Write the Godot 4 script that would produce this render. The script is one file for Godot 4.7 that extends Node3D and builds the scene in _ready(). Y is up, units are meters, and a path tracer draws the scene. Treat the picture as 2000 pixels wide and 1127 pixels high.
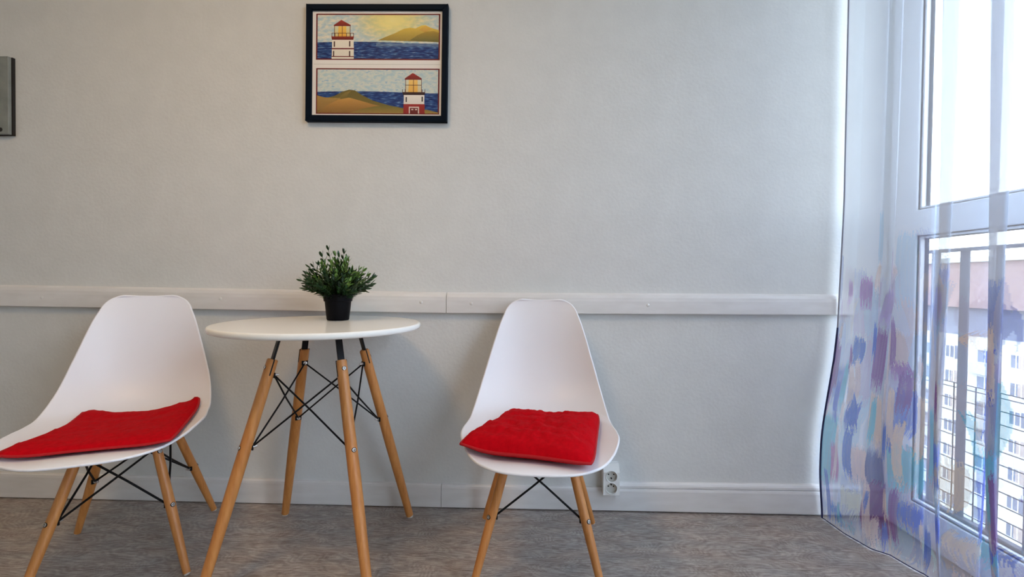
extends Node3D
# A wall with two shell chairs, a round table, a framed print and a curtained window.

const WALL_Z := -1.713      # face of the back wall
const WIN_X := 1.3325       # inner face of the window wall
const CEIL_Y := 2.62
const TABLE_C := Vector3(-0.6209, 0.0, -1.402)
const TABLE_H := 0.7193
const CHAIR_A := Vector3(0.0569, 0.0, -1.4241)
const CHAIR_B := Vector3(-1.208, 0.0, -1.3816)

var M := {}
var taken := {}
var shell_pts := PackedVector3Array()

# ------------------------------------------------------------------ mesh kit
class MB:
	var v := PackedVector3Array()
	var n := PackedVector3Array()
	var uv := PackedVector2Array()
	var c := PackedColorArray()
	var idx := PackedInt32Array()
	var col := Color(1, 1, 1)

	func vert(p: Vector3, nn: Vector3, t := Vector2.ZERO) -> int:
		v.append(p); n.append(nn); uv.append(t); c.append(col)
		return v.size() - 1

	func tri(a: int, b: int, d: int) -> void:
		var cr := (v[b] - v[a]).cross(v[d] - v[a])
		if cr.length_squared() < 1e-20:
			return
		if cr.dot(n[a] + n[b] + n[d]) > 0.0:
			idx.append(a); idx.append(d); idx.append(b)
		else:
			idx.append(a); idx.append(b); idx.append(d)

	func quad(p0: Vector3, p1: Vector3, p2: Vector3, p3: Vector3, nn: Vector3, uvs = null) -> void:
		var q := [p0, p1, p2, p3]
		var k := []
		for i in 4:
			k.append(vert(q[i], nn, uvs[i] if uvs != null else Vector2.ZERO))
		tri(k[0], k[1], k[2]); tri(k[0], k[2], k[3])

	# grid of points, rows x cols, normals from neighbours; side = +1 or -1
	func sheet(P: Array, rows: int, cols: int, side := 1.0, UV = null, wrap_c := false) -> void:
		var base := v.size()
		for r in rows:
			for q in cols:
				var r0 := maxi(r - 1, 0)
				var r1 := mini(r + 1, rows - 1)
				var c0 := (q - 1 + cols) % cols if wrap_c else maxi(q - 1, 0)
				var c1 := (q + 1) % cols if wrap_c else mini(q + 1, cols - 1)
				var dr: Vector3 = P[r1 * cols + q] - P[r0 * cols + q]
				var dc: Vector3 = P[r * cols + c1] - P[r * cols + c0]
				var nn := dr.cross(dc).normalized() * side
				vert(P[r * cols + q], nn, UV[r * cols + q] if UV != null else Vector2.ZERO)
		for r in rows - 1:
			for q in (cols if wrap_c else cols - 1):
				var a := base + r * cols + q
				var b := base + r * cols + (q + 1) % cols
				var d := base + (r + 1) * cols + q
				var e := base + (r + 1) * cols + (q + 1) % cols
				tri(a, b, e); tri(a, e, d)

	# box with rounded edges, placed by a transform
	func rbox(size: Vector3, r: float, xf := Transform3D.IDENTITY) -> void:
		var h := size * 0.5
		r = minf(r, minf(h.x, minf(h.y, h.z)) * 0.98)
		var inner := h - Vector3(r, r, r)
		for ax in 3:
			for sg in [-1.0, 1.0]:
				var a1 := (ax + 1) % 3
				var a2 := (ax + 2) % 3
				var t1 := [-h[a1], -h[a1] + r * 0.45, -h[a1] + r, h[a1] - r, h[a1] - r * 0.45, h[a1]]
				var t2 := [-h[a2], -h[a2] + r * 0.45, -h[a2] + r, h[a2] - r, h[a2] - r * 0.45, h[a2]]
				var base := v.size()
				for i in 6:
					for j in 6:
						var p := Vector3.ZERO
						p[ax] = sg * h[ax]; p[a1] = t1[i]; p[a2] = t2[j]
						var q := p.clamp(-inner, inner)
						var nn := (p - q).normalized()
						vert(xf * (q + nn * r), (xf.basis * nn).normalized())
				for i in 5:
					for j in 5:
						var a := base + i * 6 + j
						tri(a, a + 1, a + 7); tri(a, a + 7, a + 6)

	func box(lo: Vector3, hi: Vector3, r := 0.002) -> void:
		rbox(hi - lo, r, Transform3D(Basis.IDENTITY, (lo + hi) * 0.5))

	# six-faced block from its eight corners (x,y,z order: bit0 x, bit1 y, bit2 z), flat faces
	func block(k: Array) -> void:
		var mid := Vector3.ZERO
		for p in k: mid += p
		mid /= 8.0
		for f in [[0, 1, 3, 2], [4, 5, 7, 6], [0, 1, 5, 4], [2, 3, 7, 6], [0, 2, 6, 4], [1, 3, 7, 5]]:
			var a: Vector3 = k[f[0]]
			var nn := ((k[f[1]] - a) as Vector3).cross(k[f[2]] - a).normalized()
			if nn.dot((k[f[0]] + k[f[2]]) * 0.5 - mid) < 0.0: nn = -nn
			quad(k[f[0]], k[f[1]], k[f[2]], k[f[3]], nn)

	func flat_box(lo: Vector3, hi: Vector3) -> void:
		var k := []
		for i in 8:
			k.append(Vector3(hi.x if i & 1 else lo.x, hi.y if i & 2 else lo.y, hi.z if i & 4 else lo.z))
		block(k)

	func tube(pts: Array, rad: Array, sides := 10, closed := false, caps := true) -> void:
		var m := pts.size()
		var base := v.size()
		var up := Vector3.UP
		var t0: Vector3 = (pts[1] - pts[0]).normalized()
		if absf(t0.dot(up)) > 0.9: up = Vector3.RIGHT
		var side: Vector3 = t0.cross(up).normalized()
		for i in m:
			var a: Vector3 = pts[(i - 1 + m) % m] if (closed or i > 0) else pts[0]
			var b: Vector3 = pts[(i + 1) % m] if (closed or i < m - 1) else pts[m - 1]
			var t: Vector3 = (b - a).normalized()
			side = (side - t * side.dot(t)).normalized()
			var w := t.cross(side)
			for k in sides:
				var an := TAU * k / sides
				var d := side * cos(an) + w * sin(an)
				vert(pts[i] + d * float(rad[i] if i < rad.size() else rad[-1]), d)
		for i in (m if closed else m - 1):
			for k in sides:
				var a := base + i * sides + k
				var b := base + i * sides + (k + 1) % sides
				var d := base + ((i + 1) % m) * sides + k
				var e := base + ((i + 1) % m) * sides + (k + 1) % sides
				tri(a, b, e); tri(a, e, d)
		if caps and not closed:
			for e in [0, m - 1]:
				var nn: Vector3 = (pts[0] - pts[1]).normalized() if e == 0 else (pts[m - 1] - pts[m - 2]).normalized()
				var cidx := vert(pts[e], nn)
				var ring := []
				for k in sides:
					ring.append(vert(v[base + e * sides + k], nn))
				for k in sides:
					tri(cidx, ring[k], ring[(k + 1) % sides])

	# profile of Vector2(radius, height) turned about an axis
	func lathe(prof: Array, segs := 32, xf := Transform3D.IDENTITY) -> void:
		for i in prof.size() - 1:
			var a: Vector2 = prof[i]
			var b: Vector2 = prof[i + 1]
			var d := b - a
			var fn := Vector2(d.y, -d.x).normalized()
			var na := fn
			var nb := fn
			if i > 0:
				var d0: Vector2 = prof[i] - prof[i - 1]
				var f0 := Vector2(d0.y, -d0.x).normalized()
				if f0.dot(fn) > 0.6: na = (fn + f0).normalized()
			if i < prof.size() - 2:
				var d2: Vector2 = prof[i + 2] - prof[i + 1]
				var f2 := Vector2(d2.y, -d2.x).normalized()
				if f2.dot(fn) > 0.6: nb = (fn + f2).normalized()
			var base := v.size()
			for s in segs + 1:
				var an := TAU * s / segs
				var cs := cos(an); var sn := sin(an)
				vert(xf * Vector3(a.x * cs, a.y, a.x * sn), (xf.basis * Vector3(na.x * cs, na.y, na.x * sn)).normalized())
				vert(xf * Vector3(b.x * cs, b.y, b.x * sn), (xf.basis * Vector3(nb.x * cs, nb.y, nb.x * sn)).normalized())
			for s in segs:
				var q := base + s * 2
				tri(q, q + 1, q + 3); tri(q, q + 3, q + 2)

	func mesh() -> ArrayMesh:
		var arr := []
		arr.resize(Mesh.ARRAY_MAX)
		arr[Mesh.ARRAY_VERTEX] = v
		arr[Mesh.ARRAY_NORMAL] = n
		arr[Mesh.ARRAY_TEX_UV] = uv
		arr[Mesh.ARRAY_COLOR] = c
		arr[Mesh.ARRAY_INDEX] = idx
		var am := ArrayMesh.new()
		am.add_surface_from_arrays(Mesh.PRIMITIVE_TRIANGLES, arr)
		return am

func numbered(called: String) -> String:
	taken[called] = taken.get(called, 0) + 1
	return called if taken[called] == 1 else "%s_%03d" % [called, taken[called] - 1]

func put(called: String, shape, mat: Material, parent: Node = null) -> MeshInstance3D:
	var o := MeshInstance3D.new()
	o.mesh = shape.mesh() if shape is MB else shape
	o.material_override = mat
	if parent == null:
		o.name = numbered(called)
		add_child(o)
	else:
		o.name = called
		parent.add_child(o, true)
	return o

func tag(o: Node, label: String, category: String, group := "") -> Node:
	o.set_meta("label", label)
	o.set_meta("category", category)
	if group != "": o.set_meta("group", group)
	return o

func structure(o: Node, label: String, category: String) -> Node:
	tag(o, label, category)
	o.set_meta("kind", "structure")
	return o

func base(called: String, at: Vector3, turn := 0.0) -> Node3D:
	var o := Node3D.new()
	o.name = numbered(called)
	add_child(o)
	o.position = at
	o.rotation.y = turn
	return o

func toward(a: Vector3, b: Vector3) -> Basis:
	var y := (b - a).normalized()
	var x := y.cross(Vector3.FORWARD if absf(y.z) < 0.9 else Vector3.RIGHT).normalized()
	return Basis(x, y, x.cross(y))

# ------------------------------------------------------------------ materials
func noise_img(w: int, h: int, freq: float, seed_: int, oct := 4, type := FastNoiseLite.TYPE_SIMPLEX_SMOOTH) -> Image:
	var f := FastNoiseLite.new()
	f.seed = seed_
	f.noise_type = type
	f.frequency = freq
	f.fractal_octaves = oct
	return f.get_seamless_image(w, h)

func ramp_tex(w: int, h: int, freq: float, seed_: int, a: Color, b: Color, oct := 4) -> ImageTexture:
	var g := noise_img(w, h, freq, seed_, oct)
	var o := Image.create(w, h, false, Image.FORMAT_RGB8)
	for y in h:
		for x in w:
			o.set_pixel(x, y, a.lerp(b, g.get_pixel(x, y).r))
	return ImageTexture.create_from_image(o)

func bump_tex(w: int, h: int, freq: float, seed_: int, depth: float, oct := 4) -> ImageTexture:
	var g := noise_img(w, h, freq, seed_, oct)
	g.convert(Image.FORMAT_RGBA8)
	g.bump_map_to_normal_map(depth)
	return ImageTexture.create_from_image(g)

func mat(col: Color, rough: float, metal := 0.0) -> StandardMaterial3D:
	var m := StandardMaterial3D.new()
	m.albedo_color = col
	m.roughness = rough
	m.metallic = metal
	return m

func rgb(r: int, g: int, b: int) -> Color:
	return Color(r / 255.0, g / 255.0, b / 255.0)

func make_materials() -> void:
	var plaster := bump_tex(256, 256, 0.09, 11, 3.0, 3)
	M.wall = mat(Color.WHITE, 0.86)
	M.wall.albedo_texture = ramp_tex(256, 256, 0.012, 5, rgb(216, 216, 212), rgb(221, 221, 217), 5)
	M.wall.normal_enabled = true
	M.wall.normal_texture = plaster
	M.wall.normal_scale = 0.10
	M.wall.uv1_triplanar = true
	M.wall.uv1_world_triplanar = true
	M.wall.uv1_scale = Vector3(2.6, 2.6, 2.6)
	M.ceiling = mat(rgb(236, 235, 232), 0.9)
	M.trim = mat(Color.WHITE, 0.42)
	M.trim.albedo_texture = ramp_tex(128, 128, 0.03, 8, rgb(222, 218, 213), rgb(232, 229, 225), 4)
	M.trim.uv1_triplanar = true
	M.trim.uv1_world_triplanar = true
	M.trim.uv1_scale = Vector3(1.5, 6, 6)
	M.gap = mat(rgb(34, 30, 28), 0.9)
	M.screw = mat(rgb(224, 222, 216), 0.35)
	M.pvc = mat(rgb(236, 238, 240), 0.3)
	M.gasket = mat(rgb(40, 44, 50), 0.7)
	M.pane = mat(Color(0.92, 0.96, 1.0, 0.05), 0.02)
	M.pane.transparency = BaseMaterial3D.TRANSPARENCY_ALPHA
	M.acrylic = mat(Color(0.9, 0.92, 0.92, 0.012), 0.42)
	M.acrylic.transparency = BaseMaterial3D.TRANSPARENCY_ALPHA
	M.floor = mat(Color.WHITE, 0.5)
	M.floor.albedo_texture = floor_tex()
	M.shell = mat(rgb(238, 237, 239), 0.42)
	M.top = mat(rgb(246, 244, 236), 0.16)
	M.top.metallic_specular = 0.16
	M.beech = mat(Color.WHITE, 0.42)
	M.beech.albedo_texture = wood_tex(256, rgb(176, 108, 50), rgb(214, 148, 82), 21)
	M.beech.uv1_triplanar = true
	M.beech.uv1_scale = Vector3(9, 0.9, 9)
	M.steel = mat(rgb(16, 16, 18), 0.42, 0.0)
	M.steel.metallic_specular = 0.3
	M.bolt = mat(rgb(214, 210, 204), 0.28, 0.9)
	M.socketdark = mat(rgb(28, 26, 25), 0.6)
	M.foot = mat(rgb(206, 202, 196), 0.4)
	M.red = mat(Color.WHITE, 0.88)
	M.red.albedo_texture = ramp_tex(256, 256, 0.02, 31, rgb(176, 0, 14), rgb(204, 4, 22), 5)
	M.red.normal_enabled = true
	M.red.normal_texture = weave_tex()
	M.red.normal_scale = 0.35
	M.red.uv1_triplanar = true
	M.red.uv1_scale = Vector3(14, 14, 14)
	M.red.metallic_specular = 0.2
	M.piping = mat(rgb(176, 2, 16), 0.8)
	M.pot = mat(rgb(14, 14, 18), 0.5)
	M.pot.metallic_specular = 0.2
	M.soil = mat(rgb(38, 30, 24), 0.95)
	M.leaf = mat(Color.WHITE, 0.45)
	M.leaf.vertex_color_use_as_albedo = true
	M.leaf.backlight = Color(0.25, 0.3, 0.15)
	M.frame = mat(rgb(10, 22, 34), 0.5)
	M.frame.metallic_specular = 0.15
	M.print = mat(Color.WHITE, 0.45)
	M.print.metallic_specular = 0.2
	M.print.albedo_texture = print_tex()
	M.socket = mat(rgb(240, 238, 232), 0.3)
	M.socketgrey = mat(rgb(214, 212, 204), 0.4)
	M.metalbox = mat(Color.WHITE, 0.5)
	M.metalbox.albedo_texture = ramp_tex(128, 128, 0.04, 41, rgb(126, 130, 124), rgb(146, 149, 142), 4)
	M.metalbox.uv1_triplanar = true
	M.metalbox.uv1_scale = Vector3(3, 3, 3)
	M.curtain = mat(Color.WHITE, 0.85)
	M.curtain.albedo_texture = curtain_tex()
	M.curtain.transparency = BaseMaterial3D.TRANSPARENCY_ALPHA
	M.curtain.backlight = Color(0.9, 0.9, 0.9)
	M.curtain.cull_mode = BaseMaterial3D.CULL_DISABLED
	M.hemgrey = mat(rgb(150, 154, 168), 0.85)
	M.hemnavy = mat(rgb(38, 46, 92), 0.85)
	M.alu = mat(rgb(220, 222, 224), 0.35, 0.4)
	M.railing = mat(rgb(92, 92, 104), 0.6)
	M.wire = mat(rgb(60, 62, 64), 0.6)
	M.facade = mat(Color.WHITE, 0.9)
	M.facade.albedo_texture = ramp_tex(128, 128, 0.03, 61, rgb(214, 212, 204), rgb(228, 226, 220), 4)
	M.facade.uv1_triplanar = true
	M.facade.uv1_scale = Vector3(0.2, 0.2, 0.2)
	M.parapet = mat(rgb(200, 204, 200), 0.9)
	M.attic = mat(Color.WHITE, 0.9)
	M.attic.albedo_texture = ramp_tex(128, 128, 0.05, 62, rgb(136, 112, 112), rgb(158, 134, 130), 4)
	M.attic.uv1_triplanar = true
	M.attic.uv1_scale = Vector3(0.3, 0.3, 0.3)
	M.slate = mat(rgb(120, 124, 140), 0.8)
	M.brownpanel = mat(rgb(182, 166, 158), 0.85)
	M.farframe = mat(rgb(232, 232, 230), 0.6)
	M.farpane = mat(rgb(120, 128, 146), 0.3)
	M.ground = mat(rgb(118, 122, 112), 0.95)
	M.diffuser = mat(rgb(250, 244, 232), 0.5)
	M.diffuser.emission_enabled = true
	M.diffuser.emission = Color(1.0, 0.86, 0.66)
	M.diffuser.emission_energy_multiplier = 1.5

func wood_tex(s: int, a: Color, b: Color, seed_: int) -> ImageTexture:
	var g := noise_img(s, s, 0.02, seed_, 5)
	var k := noise_img(s, s, 0.11, seed_ + 1, 3)
	var o := Image.create(s, s, false, Image.FORMAT_RGB8)
	for y in s:
		for x in s:
			var t := g.get_pixel(x, y).r * 0.65 + k.get_pixel(x, y).r * 0.35
			o.set_pixel(x, y, a.lerp(b, clampf((t - 0.5) * 1.5 + 0.55, 0, 1)))
	return ImageTexture.create_from_image(o)

func weave_tex() -> ImageTexture:
	var s := 128
	var o := Image.create(s, s, false, Image.FORMAT_RGBA8)
	var rn := RandomNumberGenerator.new()
	rn.seed = 4
	for y in s:
		for x in s:
			var t := 0.5 + 0.25 * sin(x * TAU / 4.0) + 0.2 * sin(y * TAU / 4.0) + rn.randf() * 0.2
			o.set_pixel(x, y, Color(t, t, t))
	o.bump_map_to_normal_map(2.0)
	return ImageTexture.create_from_image(o)

# grey-brown laminate: u runs along the grain (2.8 m), v across it (0.7 m)
func floor_tex() -> ImageTexture:
	var w := 2048
	var h := 512
	var o := Image.create(w, h, false, Image.FORMAT_RGB8)
	var warp := noise_img(512, 256, 0.012, 71, 3)
	var fine := noise_img(256, 512, 0.22, 72, 3)
	var mid := noise_img(512, 512, 0.03, 73, 4)
	var dark := rgb(114, 101, 94)
	var lite := rgb(198, 188, 178)
	for y in h:
		for x in w:
			var wp := warp.get_pixel(x / 4, y / 2).r
			var ring := 0.5 + 0.5 * sin((wp * 60.0 + y * 0.045) * 1.6)
			var fi := fine.get_pixel((x / 8) % 256, y).r
			var fi2 := fine.get_pixel((x / 14 + 90) % 256, (y * 2) % 512).r
			var mi := mid.get_pixel((x / 4) % 512, y).r
			var t := 0.12 * ring + 0.34 * fi + 0.22 * mi + 0.32 * fi2
			t = clampf((t - 0.5) * 1.9 + 0.52, 0.0, 1.0)
			var q := dark.lerp(lite, t)
			var warm := (mid.get_pixel((x / 5 + 200) % 512, (y / 2 + 90) % 512).r - 0.5) * 0.045
			o.set_pixel(x, y, Color(q.r + warm, q.g, q.b - warm * 0.6))
	return ImageTexture.create_from_image(o)

# ---- the print: two painted seascapes with lighthouses, on white paper
func poly(img: Image, pts: Array, a: Color, b: Color, rn: RandomNumberGenerator, jit := 0.03) -> void:
	var y0 := 99999.0
	var y1 := -1.0
	for p in pts:
		y0 = minf(y0, p.y); y1 = maxf(y1, p.y)
	for y in range(maxi(0, int(y0)), mini(img.get_height(), int(ceil(y1)))):
		var xs := []
		for i in pts.size():
			var p: Vector2 = pts[i]
			var q: Vector2 = pts[(i + 1) % pts.size()]
			var yy := y + 0.5
			if (p.y <= yy) != (q.y <= yy):
				xs.append(p.x + (yy - p.y) / (q.y - p.y) * (q.x - p.x))
		xs.sort()
		var t := (y - y0) / maxf(1.0, y1 - y0)
		for k in range(0, xs.size() - 1, 2):
			for x in range(maxi(0, int(round(xs[k]))), mini(img.get_width(), int(round(xs[k + 1])))):
				var j := rn.randf_range(-jit, jit)
				var cc := a.lerp(b, t)
				img.set_pixel(x, y, Color(cc.r + j, cc.g + j, cc.b + j))

func rect(img: Image, x0: float, y0: float, x1: float, y1: float, c: Color) -> void:
	img.fill_rect(Rect2i(int(round(x0)), int(round(y0)), maxi(1, int(round(x1 - x0))), maxi(1, int(round(y1 - y0)))), c)

func print_tex() -> ImageTexture:
	# drawn on a 1140 x 932 sheet, kept at two thirds
	var k := 0.6667
	var w := int(1140 * k)
	var h := int(932 * k)
	var img := Image.create(w, h, false, Image.FORMAT_RGB8)
	img.fill(rgb(240, 234, 226))
	var rn := RandomNumberGenerator.new()
	rn.seed = 77
	var nz := noise_img(512, 256, 0.02, 81, 4)
	var brush := noise_img(512, 256, 0.05, 82, 3)
	var red := rgb(104, 12, 18)
	# the thin printed rule between both pictures
	rect(img, 20 * k, 470 * k, 1120 * k, 473 * k, rgb(196, 190, 178))
	for pic in 2:
		var x0 := 38.0 if pic == 0 else 41.0
		var y0 := 30.0 if pic == 0 else 507.0
		var y1 := 433.0 if pic == 0 else 908.0
		var x1 := 1113.0
		rect(img, x0 * k, y0 * k, x1 * k, y1 * k, red)
		var sea := (282.0 if pic == 0 else 715.0)
		for y in range(int((y0 + 11) * k), int((y1 - 11) * k)):
			for x in range(int((x0 + 12) * k), int((x1 - 12) * k)):
				var px := x / k
				var py := y / k
				var nn := nz.get_pixel(x % 512, (y * 2) % 256).r
				var br := brush.get_pixel((x / 3) % 512, (y * 2) % 256).r
				var c: Color
				if py < sea - 8.0 * sin(px * 0.004):
					c = rgb(182, 204, 206).lerp(rgb(236, 228, 206), clampf(nn * 1.7 - 0.35, 0, 1))
					if pic == 0:
						var d := Vector2((px - 700.0) / 330.0, (py - 90.0) / 190.0).length()
						c = c.lerp(rgb(255, 226, 110), clampf(1.1 - d, 0, 1) * 0.95)
						c = c.lerp(rgb(255, 244, 190), clampf(0.55 - d, 0, 1))
					else:
						c = c.lerp(rgb(150, 186, 206), clampf((nn - 0.62) * 3.5, 0, 1))
				else:
					c = rgb(8, 34, 96).lerp(rgb(64, 110, 164), clampf(br * 1.9 - 0.55, 0, 1))
					c = c.lerp(rgb(196, 208, 214), clampf((br - 0.7) * 4.0, 0, 0.9))
					if pic == 0 and px > 560.0:
						c = c.lerp(rgb(186, 196, 196), clampf(0.5 - absf(py - 300.0) / 60.0, 0, 0.6))
				img.set_pixel(x, y, c)
		var P := func(arr: Array) -> Array:
			var out := []
			for a in arr: out.append(Vector2(a[0], a[1]) * k)
			return out
		if pic == 0:
			poly(img, P.call([[575, 262], [640, 232], [720, 200], [800, 160], [860, 150], [900, 158], [950, 132], [985, 128], [1030, 150], [1104, 172], [1104, 278], [1000, 272], [860, 270], [700, 264]]), rgb(246, 206, 84), rgb(158, 134, 62), rn, 0.05)
			poly(img, P.call([[850, 262], [920, 215], [990, 186], [1060, 180], [1104, 196], [1104, 274], [980, 270]]), rgb(186, 150, 60), rgb(112, 106, 58), rn, 0.06)
			poly(img, P.call([[930, 170], [985, 132], [1040, 165], [980, 190]]), rgb(238, 190, 84), rgb(210, 160, 70), rn, 0.04)
			# lighthouse
			poly(img, P.call([[178, 255], [366, 255], [368, 424], [174, 424]]), rgb(244, 234, 214), rgb(232, 222, 204), rn, 0.02)
			rect(img, 172 * k, 330 * k, 368 * k, 340 * k, red)
			rect(img, 172 * k, 400 * k, 368 * k, 407 * k, red)
			for q in [[192, 272], [325, 268], [186, 355], [325, 355]]:
				rect(img, q[0] * k, q[1] * k, (q[0] + 11) * k, (q[1] + 48) * k, rgb(70, 36, 34))
			poly(img, P.call([[198, 138], [332, 138], [334, 238], [196, 238]]), rgb(226, 222, 184), rgb(224, 196, 120), rn, 0.02)
			poly(img, P.call([[232, 140], [300, 140], [300, 236], [228, 236]]), rgb(248, 204, 96), rgb(236, 170, 62), rn, 0.02)
			for q in [195, 262, 332]:
				rect(img, q * k, 134 * k, (q + 5) * k, 240 * k, rgb(92, 34, 30))
			poly(img, P.call([[170, 228], [368, 228], [362, 258], [176, 258]]), rgb(150, 46, 32), rgb(110, 28, 26), rn, 0.03)
			for q in [172, 200, 230, 300, 335, 362]:
				rect(img, q * k, 198 * k, (q + 4) * k, 232 * k, rgb(92, 34, 30))
			rect(img, 172 * k, 198 * k, 366 * k, 202 * k, rgb(92, 34, 30))
			poly(img, P.call([[256, 84], [268, 90], [338, 128], [338, 138], [190, 138], [192, 128]]), rgb(176, 58, 40), rgb(124, 30, 26), rn, 0.04)
		else:
			poly(img, P.call([[50, 760], [120, 770], [200, 750], [270, 712], [330, 694], [380, 700], [440, 740], [540, 790], [680, 830], [820, 856], [820, 900], [50, 900]]), rgb(112, 98, 46), rgb(126, 108, 50), rn, 0.05)
			poly(img, P.call([[50, 745], [110, 762], [180, 768], [260, 764], [180, 840], [50, 880]]), rgb(176, 138, 70), rgb(150, 112, 58), rn, 0.05)
			poly(img, P.call([[60, 890], [140, 830], [240, 780], [330, 764], [430, 790], [540, 822], [650, 846], [480, 860], [340, 900], [60, 900]]), rgb(206, 152, 74), rgb(140, 100, 48), rn, 0.06)
			poly(img, P.call([[330, 900], [430, 864], [560, 838], [700, 836], [800, 858], [900, 864], [1010, 866], [1104, 890], [1104, 900]]), rgb(122, 110, 50), rgb(164, 130, 64), rn, 0.06)
			poly(img, P.call([[220, 770], [300, 715], [350, 700], [300, 760]]), rgb(146, 122, 58), rgb(120, 102, 50), rn, 0.04)
			poly(img, P.call([[806, 735], [984, 735], [984, 820], [804, 820]]), rgb(244, 236, 224), rgb(232, 222, 210), rn, 0.02)
			poly(img, P.call([[804, 818], [986, 818], [988, 900], [802, 900]]), rgb(160, 44, 40), rgb(150, 38, 36), rn, 0.04)
			rect(img, 850 * k, 840 * k, 938 * k, 900 * k, rgb(228, 206, 190))
			rect(img, 860 * k, 850 * k, 930 * k, 900 * k, rgb(110, 32, 32))
			rect(img, 872 * k, 860 * k, 890 * k, 870 * k, rgb(226, 204, 190))
			rect(img, 904 * k, 860 * k, 922 * k, 870 * k, rgb(226, 204, 190))
			for q in [[822, 756], [960, 752]]:
				rect(img, q[0] * k, q[1] * k, (q[0] + 10) * k, (q[1] + 44) * k, rgb(48, 34, 40))
			poly(img, P.call([[820, 604], [958, 604], [958, 716], [816, 716]]), rgb(224, 224, 200), rgb(222, 200, 150), rn, 0.02)
			poly(img, P.call([[848, 606], [924, 606], [926, 714], [844, 714]]), rgb(250, 206, 116), rgb(238, 178, 80), rn, 0.02)
			for q in [818, 886, 956]:
				rect(img, q * k, 602 * k, (q + 5) * k, 718 * k, rgb(84, 36, 34))
			rect(img, 816 * k, 650 * k, 960 * k, 655 * k, rgb(84, 36, 34))
			poly(img, P.call([[792, 712], [990, 712], [984, 738], [800, 738]]), rgb(64, 34, 34), rgb(46, 28, 32), rn, 0.03)
			for q in [792, 815, 962, 985]:
				rect(img, q * k, 688 * k, (q + 4) * k, 716 * k, rgb(84, 36, 34))
			poly(img, P.call([[880, 546], [894, 552], [958, 592], [958, 604], [812, 604], [814, 592]]), rgb(170, 52, 46), rgb(120, 30, 28), rn, 0.05)
	return ImageTexture.create_from_image(img)

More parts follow.
